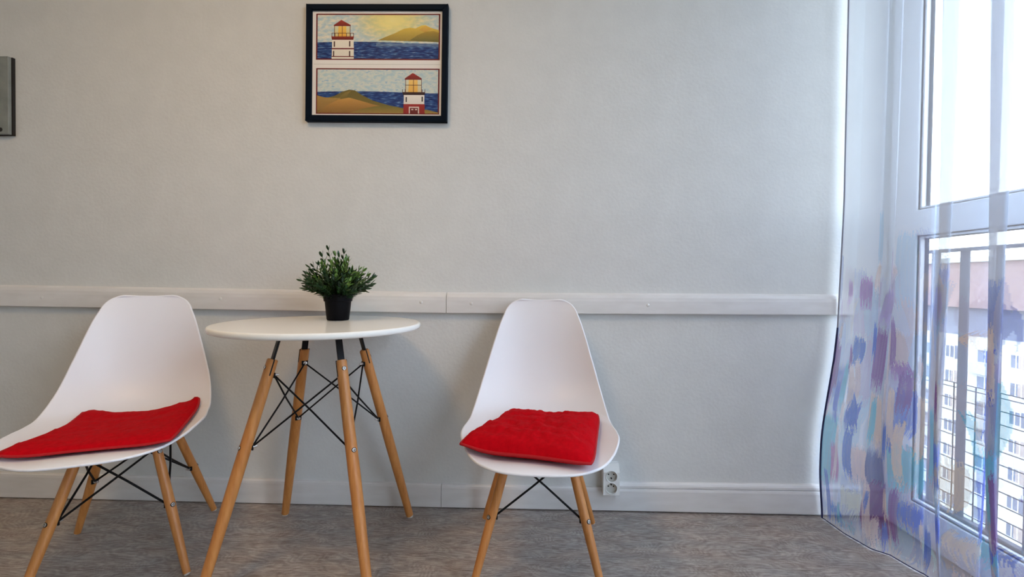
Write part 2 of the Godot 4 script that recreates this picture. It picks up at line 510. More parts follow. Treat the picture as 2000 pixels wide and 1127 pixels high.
# ---- sheer cloth: 1.2 m of length and 2.5 m of height; bare gauze above, brush strokes below
func curtain_tex() -> ImageTexture:
	var w := 1024
	var h := 2048
	var img := Image.create(w, h, false, Image.FORMAT_RGBA8)
	img.fill(Color(0.90, 0.93, 0.98, 0.54))
	var rn := RandomNumberGenerator.new()
	rn.seed = 9
	var st := [
		[0.06, 0.87, 0.05, 0.77, 0.030, 150, 125, 165], [0.14, 0.88, 0.14, 0.76, 0.030, 140, 115, 160], [0.19, 0.93, 0.18, 0.80, 0.031, 215, 205, 205],
		[0.28, 0.92, 0.27, 0.85, 0.051, 200, 195, 205], [0.26, 0.84, 0.21, 0.70, 0.079, 150, 140, 180], [0.22, 0.71, 0.20, 0.50, 0.062, 115, 85, 130],
		[0.29, 0.72, 0.29, 0.57, 0.063, 190, 185, 190], [0.13, 0.68, 0.12, 0.57, 0.031, 85, 110, 175], [0.04, 0.57, 0.01, 0.42, 0.101, 130, 145, 195],
		[0.09, 0.59, 0.08, 0.40, 0.038, 124, 178, 240], [0.14, 0.46, 0.14, 0.34, 0.033, 85, 100, 170], [0.21, 0.50, 0.22, 0.32, 0.056, 228, 198, 188],
		[0.31, 0.62, 0.32, 0.54, 0.045, 130, 100, 150], [0.32, 0.54, 0.31, 0.38, 0.055, 100, 115, 180], [0.32, 0.37, 0.32, 0.21, 0.086, 128, 182, 244],
		[0.04, 0.39, 0.01, 0.12, 0.094, 124, 178, 240], [0.07, 0.30, 0.07, 0.15, 0.050, 150, 100, 145], [0.16, 0.32, 0.18, 0.17, 0.075, 215, 200, 205],
		[0.23, 0.32, 0.25, 0.17, 0.069, 95, 100, 140], [0.15, 0.17, 0.14, 0.06, 0.083, 205, 225, 230], [0.25, 0.23, 0.21, 0.04, 0.067, 95, 65, 110],
		[0.07, 0.09, 0.08, 0.01, 0.066, 60, 100, 170], [0.13, 0.05, 0.14, 0.01, 0.062, 124, 178, 240], [0.27, 0.14, 0.27, 0.05, 0.046, 205, 195, 195],
		[0.34, 0.20, 0.34, 0.10, 0.066, 90, 110, 185], [0.38, 0.11, 0.40, 0.03, 0.069, 190, 215, 235], [0.55, 0.74, 0.55, 0.68, 0.023, 230, 196, 184],
		[0.57, 0.68, 0.56, 0.16, 0.028, 95, 110, 180], [0.71, 0.62, 0.70, 0.33, 0.033, 95, 75, 130], [0.65, 0.71, 0.64, 0.56, 0.022, 80, 90, 160],
		[0.52, 0.39, 0.51, 0.23, 0.030, 232, 206, 196], [0.48, 0.42, 0.48, 0.29, 0.040, 110, 130, 190], [0.46, 0.37, 0.45, 0.28, 0.041, 190, 180, 165],
		[0.50, 0.85, 0.50, 0.74, 0.028, 150, 150, 175], [0.64, 0.45, 0.64, 0.24, 0.037, 124, 178, 240], [0.48, 0.22, 0.48, 0.13, 0.047, 95, 115, 190],
		[0.54, 0.20, 0.54, 0.11, 0.056, 234, 208, 198], [0.61, 0.21, 0.60, 0.13, 0.060, 124, 178, 240], [0.67, 0.22, 0.67, 0.16, 0.041, 95, 110, 185],
		[0.41, 0.50, 0.41, 0.27, 0.027, 120, 176, 240], [0.43, 0.85, 0.44, 0.71, 0.027, 150, 155, 190], [0.67, 0.81, 0.67, 0.69, 0.035, 140, 150, 190],
		[0.61, 0.85, 0.61, 0.70, 0.030, 185, 190, 205],
	]
	# wide pale ground strokes first, then the strong ones
	var pal := [[196, 204, 236], [216, 226, 240], [170, 190, 238], [226, 220, 226], [184, 218, 246], [200, 186, 218], [226, 214, 206]]
	for i in 260:
		var q: Array = pal[rn.randi() % pal.size()]
		var s := rn.randf_range(0.0, 1.2)
		var top := rn.randf_range(0.05, 0.92)
		var ln := rn.randf_range(0.1, 0.3)
		stroke(img, rn, s, top, s + rn.randf_range(-0.03, 0.02), maxf(0.0, top - ln), rn.randf_range(0.03, 0.08), rgb(q[0], q[1], q[2]).lerp(rgb(110, 150, 240), 0.10), 0.62)
	for i in 14:
		var q: Array = pal[rn.randi() % pal.size()]
		var s := rn.randf_range(0.0, 1.2)
		var top := rn.randf_range(0.95, 1.15)
		stroke(img, rn, s, top, s, top - rn.randf_range(0.1, 0.25), rn.randf_range(0.02, 0.05), rgb(q[0], q[1], q[2]), 0.60)
	var strong := [[95, 110, 180], [124, 178, 240], [112, 84, 132], [230, 200, 190], [72, 96, 168], [205, 200, 205]]
	for i in 26:
		var q: Array = strong[rn.randi() % strong.size()]
		var s := rn.randf_range(0.76, 1.2)
		var top := rn.randf_range(0.1, 0.85)
		st.append([s, top, s - 0.01, maxf(0.0, top - rn.randf_range(0.1, 0.3)), rn.randf_range(0.03, 0.06), q[0], q[1], q[2]])
	for i in 54:
		var q: Array = strong[rn.randi() % strong.size()]
		var s := rn.randf_range(0.0, 0.78)
		var top := rn.randf_range(0.06, 0.8)
		st.append([s, top, s + rn.randf_range(-0.015, 0.01), maxf(0.0, top - rn.randf_range(0.08, 0.24)), rn.randf_range(0.010, 0.026), q[0], q[1], q[2]])
	for a in st:
		stroke(img, rn, a[0], a[1], a[2], a[3], a[4], vivid(rgb(a[5], a[6], a[7])), 0.80)
	return ImageTexture.create_from_image(img)

func vivid(c: Color) -> Color:
	var g := c.get_luminance()
	var k := 1.2
	return Color(clampf((g + (c.r - g) * 1.45) * k, 0, 1), clampf((g + (c.g - g) * 1.45) * k, 0, 1), clampf((g + (c.b - g) * 1.45) * k, 0, 1))

func stroke(img: Image, rn: RandomNumberGenerator, s0: float, h0: float, s1: float, h1: float, wd: float, c: Color, al: float) -> void:
	var kx := 1024.0 / 1.2
	var ky := 2048.0 / 2.5
	var y0 := int((2.5 - h0) * ky)
	var y1 := mini(2047, int((2.5 - h1) * ky))
	var half := wd * 0.5 * kx
	var nb := int(half * 2.0) + 2
	var bristle := PackedFloat32Array()
	var e0 := PackedFloat32Array()
	var e1 := PackedFloat32Array()
	var run := 0.0
	for i in nb:
		run = run * 0.6 + rn.randf_range(-0.4, 0.4)
		bristle.append(clampf(0.95 + run * 0.35, 0.35, 1.0))
		e0.append(rn.randf_range(0.0, 22.0) + absf(run) * 12.0)
		e1.append(rn.randf_range(0.0, 40.0) + absf(run) * 22.0)
	var bend := rn.randf_range(-0.012, 0.012) * kx
	for y in range(maxi(0, y0 - 10), y1 + 1):
		var t := float(y - y0) / maxf(1.0, y1 - y0)
		var cx := lerpf(s0, s1, t) * kx + bend * sin(t * PI)
		var taper := half * (0.82 + 0.18 * sin(clampf(t, 0, 1) * PI))
		for i in nb:
			var off := (float(i) / (nb - 1) * 2.0 - 1.0) * taper
			if float(y - y0) < e0[i] - 10.0 or float(y1 - y) < e1[i]:
				continue
			var x := posmod(int(cx + off), 1024)
			var o := img.get_pixel(x, y)
			var b := bristle[i]
			var cc := o.lerp(c, 0.9 * b)
			cc.a = lerpf(o.a, al, b)
			img.set_pixel(x, y, cc)

# ------------------------------------------------------------------ shell chair
func cr(a: float, b: float, c: float, d: float, t: float) -> float:
	return 0.5 * ((2.0 * b) + (c - a) * t + (2.0 * a - 5.0 * b + 4.0 * c - d) * t * t + (3.0 * b - a - 3.0 * c + d) * t * t * t)

# rows from the top of the back to the front lip: spine z, spine y, half width, rim z, rim y
var ROWS := [
	[-0.2060, 0.7870, 0.0660, -0.2000, 0.7870], [-0.2055, 0.7835, 0.0866, -0.1985, 0.7835], [-0.2040, 0.7740, 0.1042, -0.1940, 0.7740], [-0.2010, 0.7592, 0.1165, -0.1865, 0.7592],
	[-0.1975, 0.7420, 0.1240, -0.1780, 0.7420], [-0.1890, 0.6970, 0.1404, -0.1583, 0.6964], [-0.1730, 0.6000, 0.1680, -0.1230, 0.5984], [-0.1470, 0.5100, 0.1923, -0.0774, 0.5060],
	[-0.1050, 0.4470, 0.2055, 0.0027, 0.4492], [-0.0480, 0.4140, 0.2086, 0.0746, 0.4392], [0.0250, 0.4000, 0.2120, 0.1420, 0.4400], [0.1100, 0.3960, 0.2069, 0.2067, 0.4407],
	[0.2050, 0.4030, 0.1852, 0.2759, 0.4304], [0.2800, 0.4135, 0.1550, 0.3300, 0.4222], [0.3350, 0.4215, 0.1210, 0.3625, 0.4195], [0.3700, 0.4222, 0.0830, 0.3810, 0.4180],
	[0.3905, 0.4180, 0.0450, 0.3885, 0.4175],
]

func shell_at(u: float, v: float) -> Vector3:
	var i := clampi(int(v), 0, ROWS.size() - 2)
	var t := v - i
	var q := []
	for k in 5:
		q.append(cr(ROWS[maxi(i - 1, 0)][k], ROWS[i][k], ROWS[i + 1][k], ROWS[mini(i + 2, ROWS.size() - 1)][k], t))
	var g := pow(absf(u), 2.3)
	return Vector3(q[2] * u, lerpf(q[1], q[4], g), lerpf(q[0], q[3], g))

func make_shell() -> ArrayMesh:
	var rows := 113
	var cols := 49
	var P := []
	for r in rows:
		for q in cols:
			P.append(shell_at(float(q) / (cols - 1) * 2.0 - 1.0, float(r) / (rows - 1) * 16.0))
	shell_pts = PackedVector3Array(P)
	var mb := MB.new()
	mb.sheet(P, rows, cols, 1.0)
	# underside: the same sheet, seven millimetres further along its normal
	var up := mb.n.duplicate()
	var flip := 1.0 if up[(rows - 20) * cols + cols / 2].y > 0.0 else -1.0
	for i in mb.n.size(): mb.n[i] = up[i] * flip
	if flip < 0.0:
		for i in range(0, mb.idx.size(), 3):
			var s := mb.idx[i + 1]
			mb.idx[i + 1] = mb.idx[i + 2]
			mb.idx[i + 2] = s
	var B := []
	for i in P.size(): B.append(P[i] - up[i] * flip * 0.007)
	mb.sheet(B, rows, cols, -flip)
	# rolled rim
	var loop := []
	for r in rows: loop.append(mb.v[r * cols] - mb.n[r * cols] * 0.0035)
	for q in range(1, cols): loop.append(mb.v[(rows - 1) * cols + q] - mb.n[(rows - 1) * cols + q] * 0.0035)
	for r in range(rows - 2, -1, -1): loop.append(mb.v[r * cols + cols - 1] - mb.n[r * cols + cols - 1] * 0.0035)
	for q in range(cols - 2, 0, -1): loop.append(mb.v[q] - mb.n[q] * 0.0035)
	mb.tube(loop, [0.0037], 10, true)
	return mb.mesh()

# one leg with its bolts and foot; foot and top are local points; returns the wooden part
func add_leg(root: Node3D, foot: Vector3, top: Vector3, r_top: float, r_mid: float, r_foot: float, bolts: Array) -> void:
	var d := (top - foot)
	var mb := MB.new()
	var pts := []
	var rad := []
	for k in 9:
		var t := k / 8.0
		pts.append(foot + d * lerpf(0.012, 1.0, t))
		rad.append(lerpf(r_foot, r_mid, minf(1.0, t / 0.45)) if t < 0.45 else lerpf(r_mid, r_top, (t - 0.45) / 0.55))
	pts.append(top + d.normalized() * 0.003)
	rad.append(r_top * 0.82)
	mb.tube(pts, rad, 20)
	var leg := put("leg", mb, M.beech, root)
	var pad := MB.new()
	pad.tube([foot, foot + d * 0.013], [r_foot * 0.8, r_foot * 0.9], 14)
	put("foot_pad", pad, M.foot, leg)
	var out := Vector3(foot.x, 0, foot.z).normalized()
	for t in bolts:
		var p := foot + d * float(t)
		var rr := r_mid if t < 0.8 else r_top
		out = (out - d.normalized() * out.dot(d.normalized())).normalized()
		var b := MB.new()
		b.lathe([Vector2(0.0, 0.003), Vector2(0.0012, 0.003), Vector2(0.002, 0.0016), Vector2(0.0032, 0.002), Vector2(0.0048, 0.0016), Vector2(0.0052, -0.002)], 16, Transform3D(toward(Vector3.ZERO, out), p + out * (rr - 0.0005)))
		put("bolt", b, M.bolt, leg)
		var w := MB.new()
		w.lathe([Vector2(0.0018, 0.0021), Vector2(0.0032, 0.0021)], 12, Transform3D(toward(Vector3.ZERO, out), p + out * (rr - 0.0003)))
		w.lathe([Vector2(0.0048, 0.0004), Vector2(0.0066, 0.0004), Vector2(0.0066, -0.002)], 16, Transform3D(toward(Vector3.ZERO, out), p + out * (rr - 0.0005)))
		put("bolt_washer", w, M.steel, leg)

# cross wires between neighbouring legs, from low on one to high on the next
func add_wires(root: Node3D, feet: Array, tops: Array, lo: float, hi: float, r_leg: float, r_wire: float) -> void:
	var order := [0, 1, 3, 2]
	for k in 4:
		var i: int = order[k]
		var j: int = order[(k + 1) % 4]
		for sw in [[i, j], [j, i]]:
			var fa: Vector3 = feet[sw[0]]
			var ta: Vector3 = tops[sw[0]]
			var fb: Vector3 = feet[sw[1]]
			var tb: Vector3 = tops[sw[1]]
			var a := fa.lerp(ta, lo) - Vector3(fa.x, 0, fa.z).normalized() * (r_leg + 0.002)
			var b := fb.lerp(tb, hi) - Vector3(fb.x, 0, fb.z).normalized() * (r_leg + 0.002)
			# wires of one pair pass each other
			var n := (b - a).cross(Vector3.UP).normalized() * (r_wire * 1.1)
			var mb := MB.new()
			mb.tube([a, a.lerp(b, 0.5) + n, b], [r_wire], 8)
			put("brace_wire", mb, M.steel, root)
	for k in 4:
		for t in [lo, hi]:
			var p: Vector3 = feet[k].lerp(tops[k], t)
			var inward := -Vector3(feet[k].x, 0, feet[k].z).normalized()
			var mb := MB.new()
			mb.rbox(Vector3(0.016, 0.005, 0.02), 0.002, Transform3D(toward(Vector3.ZERO, inward), p + inward * (r_leg + 0.001)))
			put("wire_clip", mb, M.steel, root)
			var s := MB.new()
			s.lathe([Vector2(0, 0.014), Vector2(0.003, 0.0135), Vector2(0.0034, 0.004), Vector2(0.006, 0.004), Vector2(0.006, 0.0)], 10, Transform3D(toward(Vector3.ZERO, inward), p + inward * (r_leg + 0.001)))
			put("nut", s, M.bolt, root)

func chair(at: Vector3, turn: float, shell: ArrayMesh, label: String) -> Node3D:
	var root := base("shell_chair", at, turn)
	tag(root, label, "chair", "white shell chairs at the round table")
	put("seat_shell", shell, M.shell, root)
	var feet := []
	var tops := []
	for sz in [1, -1]:
		for sx in [-1, 1]:
			feet.append(Vector3(sx * (0.181 if sz > 0 else 0.193), 0, sz * 0.2))
			tops.append(Vector3(sx * 0.086, 0.362, sz * 0.103))
	for k in 4:
		add_leg(root, feet[k], tops[k], 0.0125, 0.0132, 0.0095, [0.52, 0.93])
		# flat steel lug from the slot in the leg up to the shell
		var d: Vector3 = (tops[k] - feet[k]).normalized()
		var out := Vector3(feet[k].x, 0, feet[k].z).normalized()
		var tang := out.cross(Vector3.UP).normalized()
		var p: Vector3 = tops[k] - d * 0.03
		var yb := 0.412 if k < 2 else 0.43
		var q := p + d * ((yb - p.y) / d.y - 0.012)
		var mb := MB.new()
		mb.rbox(Vector3(0.016, p.distance_to(q), 0.0045), 0.001, Transform3D(Basis(tang, d, tang.cross(d)), (p + q) * 0.5))
		put("leg_lug", mb, M.steel, root)
	add_wires(root, feet, tops, 0.52, 0.95, 0.012, 0.0031)
	return root

# a thin square pad that lies in the seat and follows it
func cushion(chair_root: Node3D, centre: Vector3, turn: float, half: Vector2, thick: float, edge: float, seed_: int, label: String) -> void:
	var root := base("seat_cushion", Vector3(centre.x, 0, centre.z), turn)
	tag(root, label, "cushion", "red seat cushions")
	var N := 41
	var ct := Transform3D(Basis(Vector3.UP, chair_root.rotation.y), chair_root.position)
	var inv := ct.affine_inverse()
	var mine := Transform3D(Basis(Vector3.UP, turn), Vector3(centre.x, 0, centre.z))
	# sorting the seat into cells for a quick look-up of its height
	var cells := {}
	for p in shell_pts:
		if p.y > 0.56: continue
		var key := Vector2i(int(floor(p.x / 0.02)), int(floor(p.z / 0.02)))
		cells[key] = maxf(cells.get(key, 0.0), p.y)
	var hgt := PackedFloat32Array()
	var xy := []
	for r in N:
		for q in N:
			var U := float(q) / (N - 1) * 2.0 - 1.0
			var V := float(r) / (N - 1) * 2.0 - 1.0
			var lx := half.x * (1.0 + 0.08 * V) * U * (1.0 - 0.02 * (1.0 - V * V) - 0.05 * pow(absf(U * V), 5.0))
			var lz := half.y * V * (1.0 - 0.02 * (1.0 - U * U) - 0.05 * pow(absf(U * V), 5.0))
			xy.append(Vector2(lx, lz))
			var c := inv * (mine * Vector3(lx, 0, lz))
			var key := Vector2i(int(floor(c.x / 0.02)), int(floor(c.z / 0.02)))
			var y := 0.0
			var rr := 0
			while y == 0.0 and rr < 6:
				for dx in range(-rr, rr + 1):
					for dz in range(-rr, rr + 1):
						y = maxf(y, cells.get(key + Vector2i(dx, dz), 0.0))
				rr += 1
			if y == 0.0: y = 0.40
			hgt.append(minf(y, 0.452))
	var raw := hgt.duplicate()
	for it in 14:
		var nx := hgt.duplicate()
		for r in N:
			for q in N:
				var s := 0.0
				for d in [[0, 1], [0, -1], [1, 0], [-1, 0]]:
					s += hgt[clampi(r + d[0], 0, N - 1) * N + clampi(q + d[1], 0, N - 1)]
				nx[r * N + q] = maxf(lerpf(hgt[r * N + q], s / 4.0, 0.7), raw[r * N + q] - 0.004)
		hgt = nx
	var nz := FastNoiseLite.new()
	nz.seed = seed_
	nz.frequency = 7.0
	var nz2 := FastNoiseLite.new()
	nz2.seed = seed_ + 5
	nz2.frequency = 20.0
	var top := []
	var bot := []
	for r in N:
		for q in N:
			var U := float(q) / (N - 1) * 2.0 - 1.0
			var V := float(r) / (N - 1) * 2.0 - 1.0
			var p: Vector2 = xy[r * N + q]
			var h := hgt[r * N + q] + 0.004
			var body := pow(maxf(0.0, (1.0 - pow(absf(U), 2.8)) * (1.0 - pow(absf(V), 2.8))), 0.5)
			var under := pow(maxf(0.0, (1.0 - pow(absf(U), 8.0)) * (1.0 - pow(absf(V), 8.0))), 0.5)
			# soft creases that run in from the seams
			var crease := nz.get_noise_2d(p.x * 1.0, p.y * 2.4) * 0.24 * thick + nz2.get_noise_2d(p.x * 2.2, p.y * 0.7) * 0.12 * thick
			var rad := nz2.get_noise_2d(atan2(V, U) * 0.35, 3.0) * 0.12 * thick * pow(maxf(absf(U), absf(V)), 2.0)
			top.append(Vector3(p.x, h + edge + body * (thick + crease + rad), p.y))
			bot.append(Vector3(p.x, h + edge * (1.0 - under), p.y))
	var mb := MB.new()
	mb.sheet(top, N, N, 1.0)
	if mb.n[N * N / 2].y < 0.0:
		mb = MB.new()
		mb.sheet(top, N, N, -1.0)
		mb.sheet(bot, N, N, 1.0)
	else:
		mb.sheet(bot, N, N, -1.0)
	put("cover", mb, M.red, root)
	var loop := []
	for q in N: loop.append(top[q])
	for r in range(1, N): loop.append(top[r * N + N - 1])
	for q in range(N - 2, -1, -1): loop.append(top[(N - 1) * N + q])
	for r in range(N - 2, 0, -1): loop.append(top[r * N])
	var pm := MB.new()
	pm.tube(loop, [0.0034], 8, true)
	put("piping", pm, M.piping, root)

# ------------------------------------------------------------------ table
func make_table() -> void:
	var root := base("round_table", TABLE_C, 0.0128)
	tag(root, "round white table with four splayed wooden legs and black wire braces", "table")
	var top := MB.new()
	var t := 0.018
	top.lathe([Vector2(0, TABLE_H), Vector2(0.292, TABLE_H), Vector2(0.297, TABLE_H), Vector2(0.2995, TABLE_H - 0.0025), Vector2(0.3, TABLE_H - 0.006), Vector2(0.3, TABLE_H - 0.011), Vector2(0.297, TABLE_H - 0.016), Vector2(0.290, TABLE_H - t), Vector2(0, TABLE_H - t)], 96)
	put("tabletop", top, M.top, root)
	var feet := []
	var tops := []
	for sz in [1, -1]:
		for sx in [-1, 1]:
			feet.append(Vector3(sx * 0.227, 0, sz * 0.227))
			tops.append(Vector3(sx * 0.0996, 0.6193, sz * 0.0996))
	for k in 4:
		add_leg(root, feet[k], tops[k], 0.0150, 0.0165, 0.0125, [0.615, 0.965])
		var d: Vector3 = (tops[k] - feet[k]).normalized()
		var out := Vector3(feet[k].x, 0, feet[k].z).normalized()
		var tang := out.cross(Vector3.UP).normalized()
		var p: Vector3 = tops[k] - d * 0.04
		var q := p + d * ((TABLE_H - t - p.y) / d.y)
		var mb := MB.new()
		mb.rbox(Vector3(0.019, p.distance_to(q), 0.006), 0.001, Transform3D(Basis(tang, d, tang.cross(d)), (p + q) * 0.5))
		# the blade shows in the slot that is sawn into the leg
		mb.rbox(Vector3(0.0322, 0.046, 0.0035), 0.0008, Transform3D(Basis(tang, d, tang.cross(d)), tops[k] - d * 0.020))
		mb.rbox(Vector3(0.05, 0.003, 0.036), 0.001, Transform3D(Basis(tang, Vector3.UP, tang.cross(Vector3.UP)), q - Vector3(0, 0.0015, 0)))
		put("leg_lug", mb, M.steel, root)
	add_wires(root, feet, tops, 0.615, 0.93, 0.015, 0.0026)

# ------------------------------------------------------------------ plant
func make_plant() -> void:
	var at := Vector3(-0.612, TABLE_H, -1.505)
	var root := base("potted_plant", at, 0.3)
	tag(root, "small bushy green plant in a black plastic pot on the table", "plant")
	var pot := MB.new()
	pot.lathe([Vector2(0, 0.001), Vector2(0.0335, 0.001), Vector2(0.0355, 0.004), Vector2(0.0415, 0.062), Vector2(0.0445, 0.063), Vector2(0.0465, 0.083), Vector2(0.0465, 0.086), Vector2(0.0435, 0.086), Vector2(0.0415, 0.07)], 40)
	put("pot", pot, M.pot, root)
	var soil := MB.new()
	soil.lathe([Vector2(0.0425, 0.070), Vector2(0.02, 0.074), Vector2(0, 0.075)], 24)
	put("soil", soil, M.soil, root)
	var rn := RandomNumberGenerator.new()
	rn.seed = 1234
	for i in 104:
		var mb := MB.new()
		var az := i * 2.39996 + rn.randf_range(-0.3, 0.3)
		var lean := sqrt((i + 0.5) / 104.0)          # 0 upright .. 1 outward
		var ln := lerpf(0.158, 0.097, lean) * rn.randf_range(0.60, 1.06)
		var pts := []
		var p := Vector3(cos(az), 0, sin(az)) * 0.026 * lean + Vector3(0, 0.072, 0)
		var el := lerpf(1.55, 0.52, pow(lean, 1.5)) + rn.randf_range(-0.15, 0.15)
		for k in 9:
			pts.append(p)
			var e := el - 0.18 * (k / 8.0) * lean
			p += Vector3(cos(az) * cos(e), sin(e), sin(az) * cos(e)) * ln / 8.0
		mb.col = Color(0.035, 0.06, 0.02)
		mb.tube(pts, [0.0013, 0.0013, 0.0012, 0.0012, 0.0011, 0.001, 0.001, 0.0009, 0.0008], 5)
		var young := rn.randf() < 0.5 and lean < 0.8
		for k in range(1, 9):
			for s in 3:
				var q: Vector3 = pts[k]
				var t: Vector3 = (pts[mini(k + 1, 8)] - pts[maxi(k - 1, 0)]).normalized()
				var a := k * 1.9 + s * TAU / 3.0 + rn.randf_range(-0.4, 0.4)
				var sd := t.cross(Vector3.UP if absf(t.y) < 0.95 else Vector3.RIGHT).normalized().rotated(t, a)
				var dir := (t * rn.randf_range(0.7, 1.3) + sd).normalized()
				if k == 8: dir = (t * 2.0 + sd).normalized()
				var l := rn.randf_range(0.016, 0.025)
				var wdt := l * 0.17
				var tint := rn.randf()
				var g := Color(0.008, 0.03, 0.009).lerp(Color(0.025, 0.075, 0.017), tint)
				if young and k >= 6: g = Color(0.09, 0.20, 0.035).lerp(Color(0.17, 0.30, 0.06), tint)
				mb.col = g
				blade(mb, q, dir, dir.cross(t).normalized() if dir.cross(t).length() > 0.05 else sd, l, wdt)
		put("sprig", mb, M.leaf, root)

func blade(mb: MB, p: Vector3, dir: Vector3, side: Vector3, l: float, w: float) -> void:
	var nn := dir.cross(side).normalized()
	var q := [[0.0, 0.0], [0.3, 0.85], [0.6, 1.0], [0.85, 0.55]]
	var mids := []
	var ls := []
	var rs := []
	for k in q:
		var c: Vector3 = p + dir * l * k[0] - nn * l * 0.12 * k[0] * k[0]
		mids.append(mb.vert(c - nn * w * 0.25 * k[1], nn))
		ls.append(mb.vert(c + side * w * k[1], (nn + side * 0.3).normalized()))
		rs.append(mb.vert(c - side * w * k[1], (nn - side * 0.3).normalized()))
	var tip := mb.vert(p + dir * l - nn * l * 0.12, nn)
	for k in 3:
		mb.tri(mids[k], ls[k], ls[k + 1]); mb.tri(mids[k], ls[k + 1], mids[k + 1])
		mb.tri(mids[k], rs[k], rs[k + 1]); mb.tri(mids[k], rs[k + 1], mids[k + 1])
	mb.tri(mids[3], ls[3], tip); mb.tri(mids[3], rs[3], tip)

# ------------------------------------------------------------------ things on the wall
func make_picture() -> void:
	var root := base("framed_picture", Vector3(-0.550, 1.6550, WALL_Z), 0.0)
	root.rotation.z = -0.004
	tag(root, "dark blue framed print of two lighthouses by the sea", "picture")
	var W := 0.527
	var Hh := 0.429
	var fw := 0.0215
	var back := MB.new()
	back.box(Vector3(-W / 2 + 0.006, -Hh / 2 + 0.006, 0.004), Vector3(W / 2 - 0.006, Hh / 2 - 0.006, 0.011), 0.001)
	put("backing", back, M.gap, root)
	for k in 4:
		var mb := MB.new()
		var hw := W / 2
		var hh := Hh / 2
		var z0 := 0.002
		var z1 := 0.024
		var o: Array
		match k:
			0: o = [Vector2(-hw, hh), Vector2(hw, hh), Vector2(hw - fw, hh - fw), Vector2(-hw + fw, hh - fw)]
			1: o = [Vector2(-hw, -hh), Vector2(hw, -hh), Vector2(hw - fw, -hh + fw), Vector2(-hw + fw, -hh + fw)]
			2: o = [Vector2(-hw, -hh), Vector2(-hw, hh), Vector2(-hw + fw, hh - fw), Vector2(-hw + fw, -hh + fw)]
			_: o = [Vector2(hw, -hh), Vector2(hw, hh), Vector2(hw - fw, hh - fw), Vector2(hw - fw, -hh + fw)]
		var e := 0.0022
		var mid := Vector2.ZERO
		for p in o: mid += p / 4.0
		var body := []
		for z in [z0, z1 - e]:
			for id in [0, 1, 3, 2]: body.append(Vector3(o[id].x, o[id].y, z))
		mb.block(body)
		# eased front edges
		var cap := []
		for id in [0, 1, 3, 2]: cap.append(Vector3(o[id].x, o[id].y, z1 - e))
		for id in [0, 1, 3, 2]:
			var p: Vector2 = o[id]
			var q := p
			if k < 2: q.y = move_toward(p.y, mid.y, e)
			else: q.x = move_toward(p.x, mid.x, e)
			cap.append(Vector3(q.x, q.y, z1))
		mb.block(cap)
		put("frame_bar", mb, M.frame, root)
	var pr := MB.new()
	var iw := W / 2 - fw + 0.003
	var ih := Hh / 2 - fw + 0.003
	pr.quad(Vector3(-iw, ih, 0.0135), Vector3(iw, ih, 0.0135), Vector3(iw, -ih, 0.0135), Vector3(-iw, -ih, 0.0135), Vector3(0, 0, 1), [Vector2(0, 0), Vector2(1, 0), Vector2(1, 1), Vector2(0, 1)])
	put("print", pr, M.print, root)
	var gl := MB.new()
	gl.flat_box(Vector3(-iw, -ih, 0.0150), Vector3(iw, ih, 0.0165))
	put("glass", gl, M.acrylic, root)

func make_panel() -> void:
	var root := base("meter_box", Vector3(-2.075, 1.533, WALL_Z), 0.0)
	tag(root, "grey metal electrical box door set in the wall at far left", "box")
	var b := MB.new()
	b.box(Vector3(-0.130, -0.147, 0.0), Vector3(0.134, 0.147, 0.010), 0.001)
	put("housing", b, M.gap, root)
	var d := MB.new()
	d.box(Vector3(-0.128, -0.1445, 0.008), Vector3(0.1285, 0.147, 0.021), 0.002)
	var door := put("door", d, M.metalbox, root)
	var k := MB.new()
	k.lathe([Vector2(0, 0.003), Vector2(0.007, 0.003), Vector2(0.008, 0.0)], 16, Transform3D(Basis(Vector3.RIGHT, PI / 2), Vector3(0.098, -0.128, 0.021)))
	put("lock", k, M.gap, door)

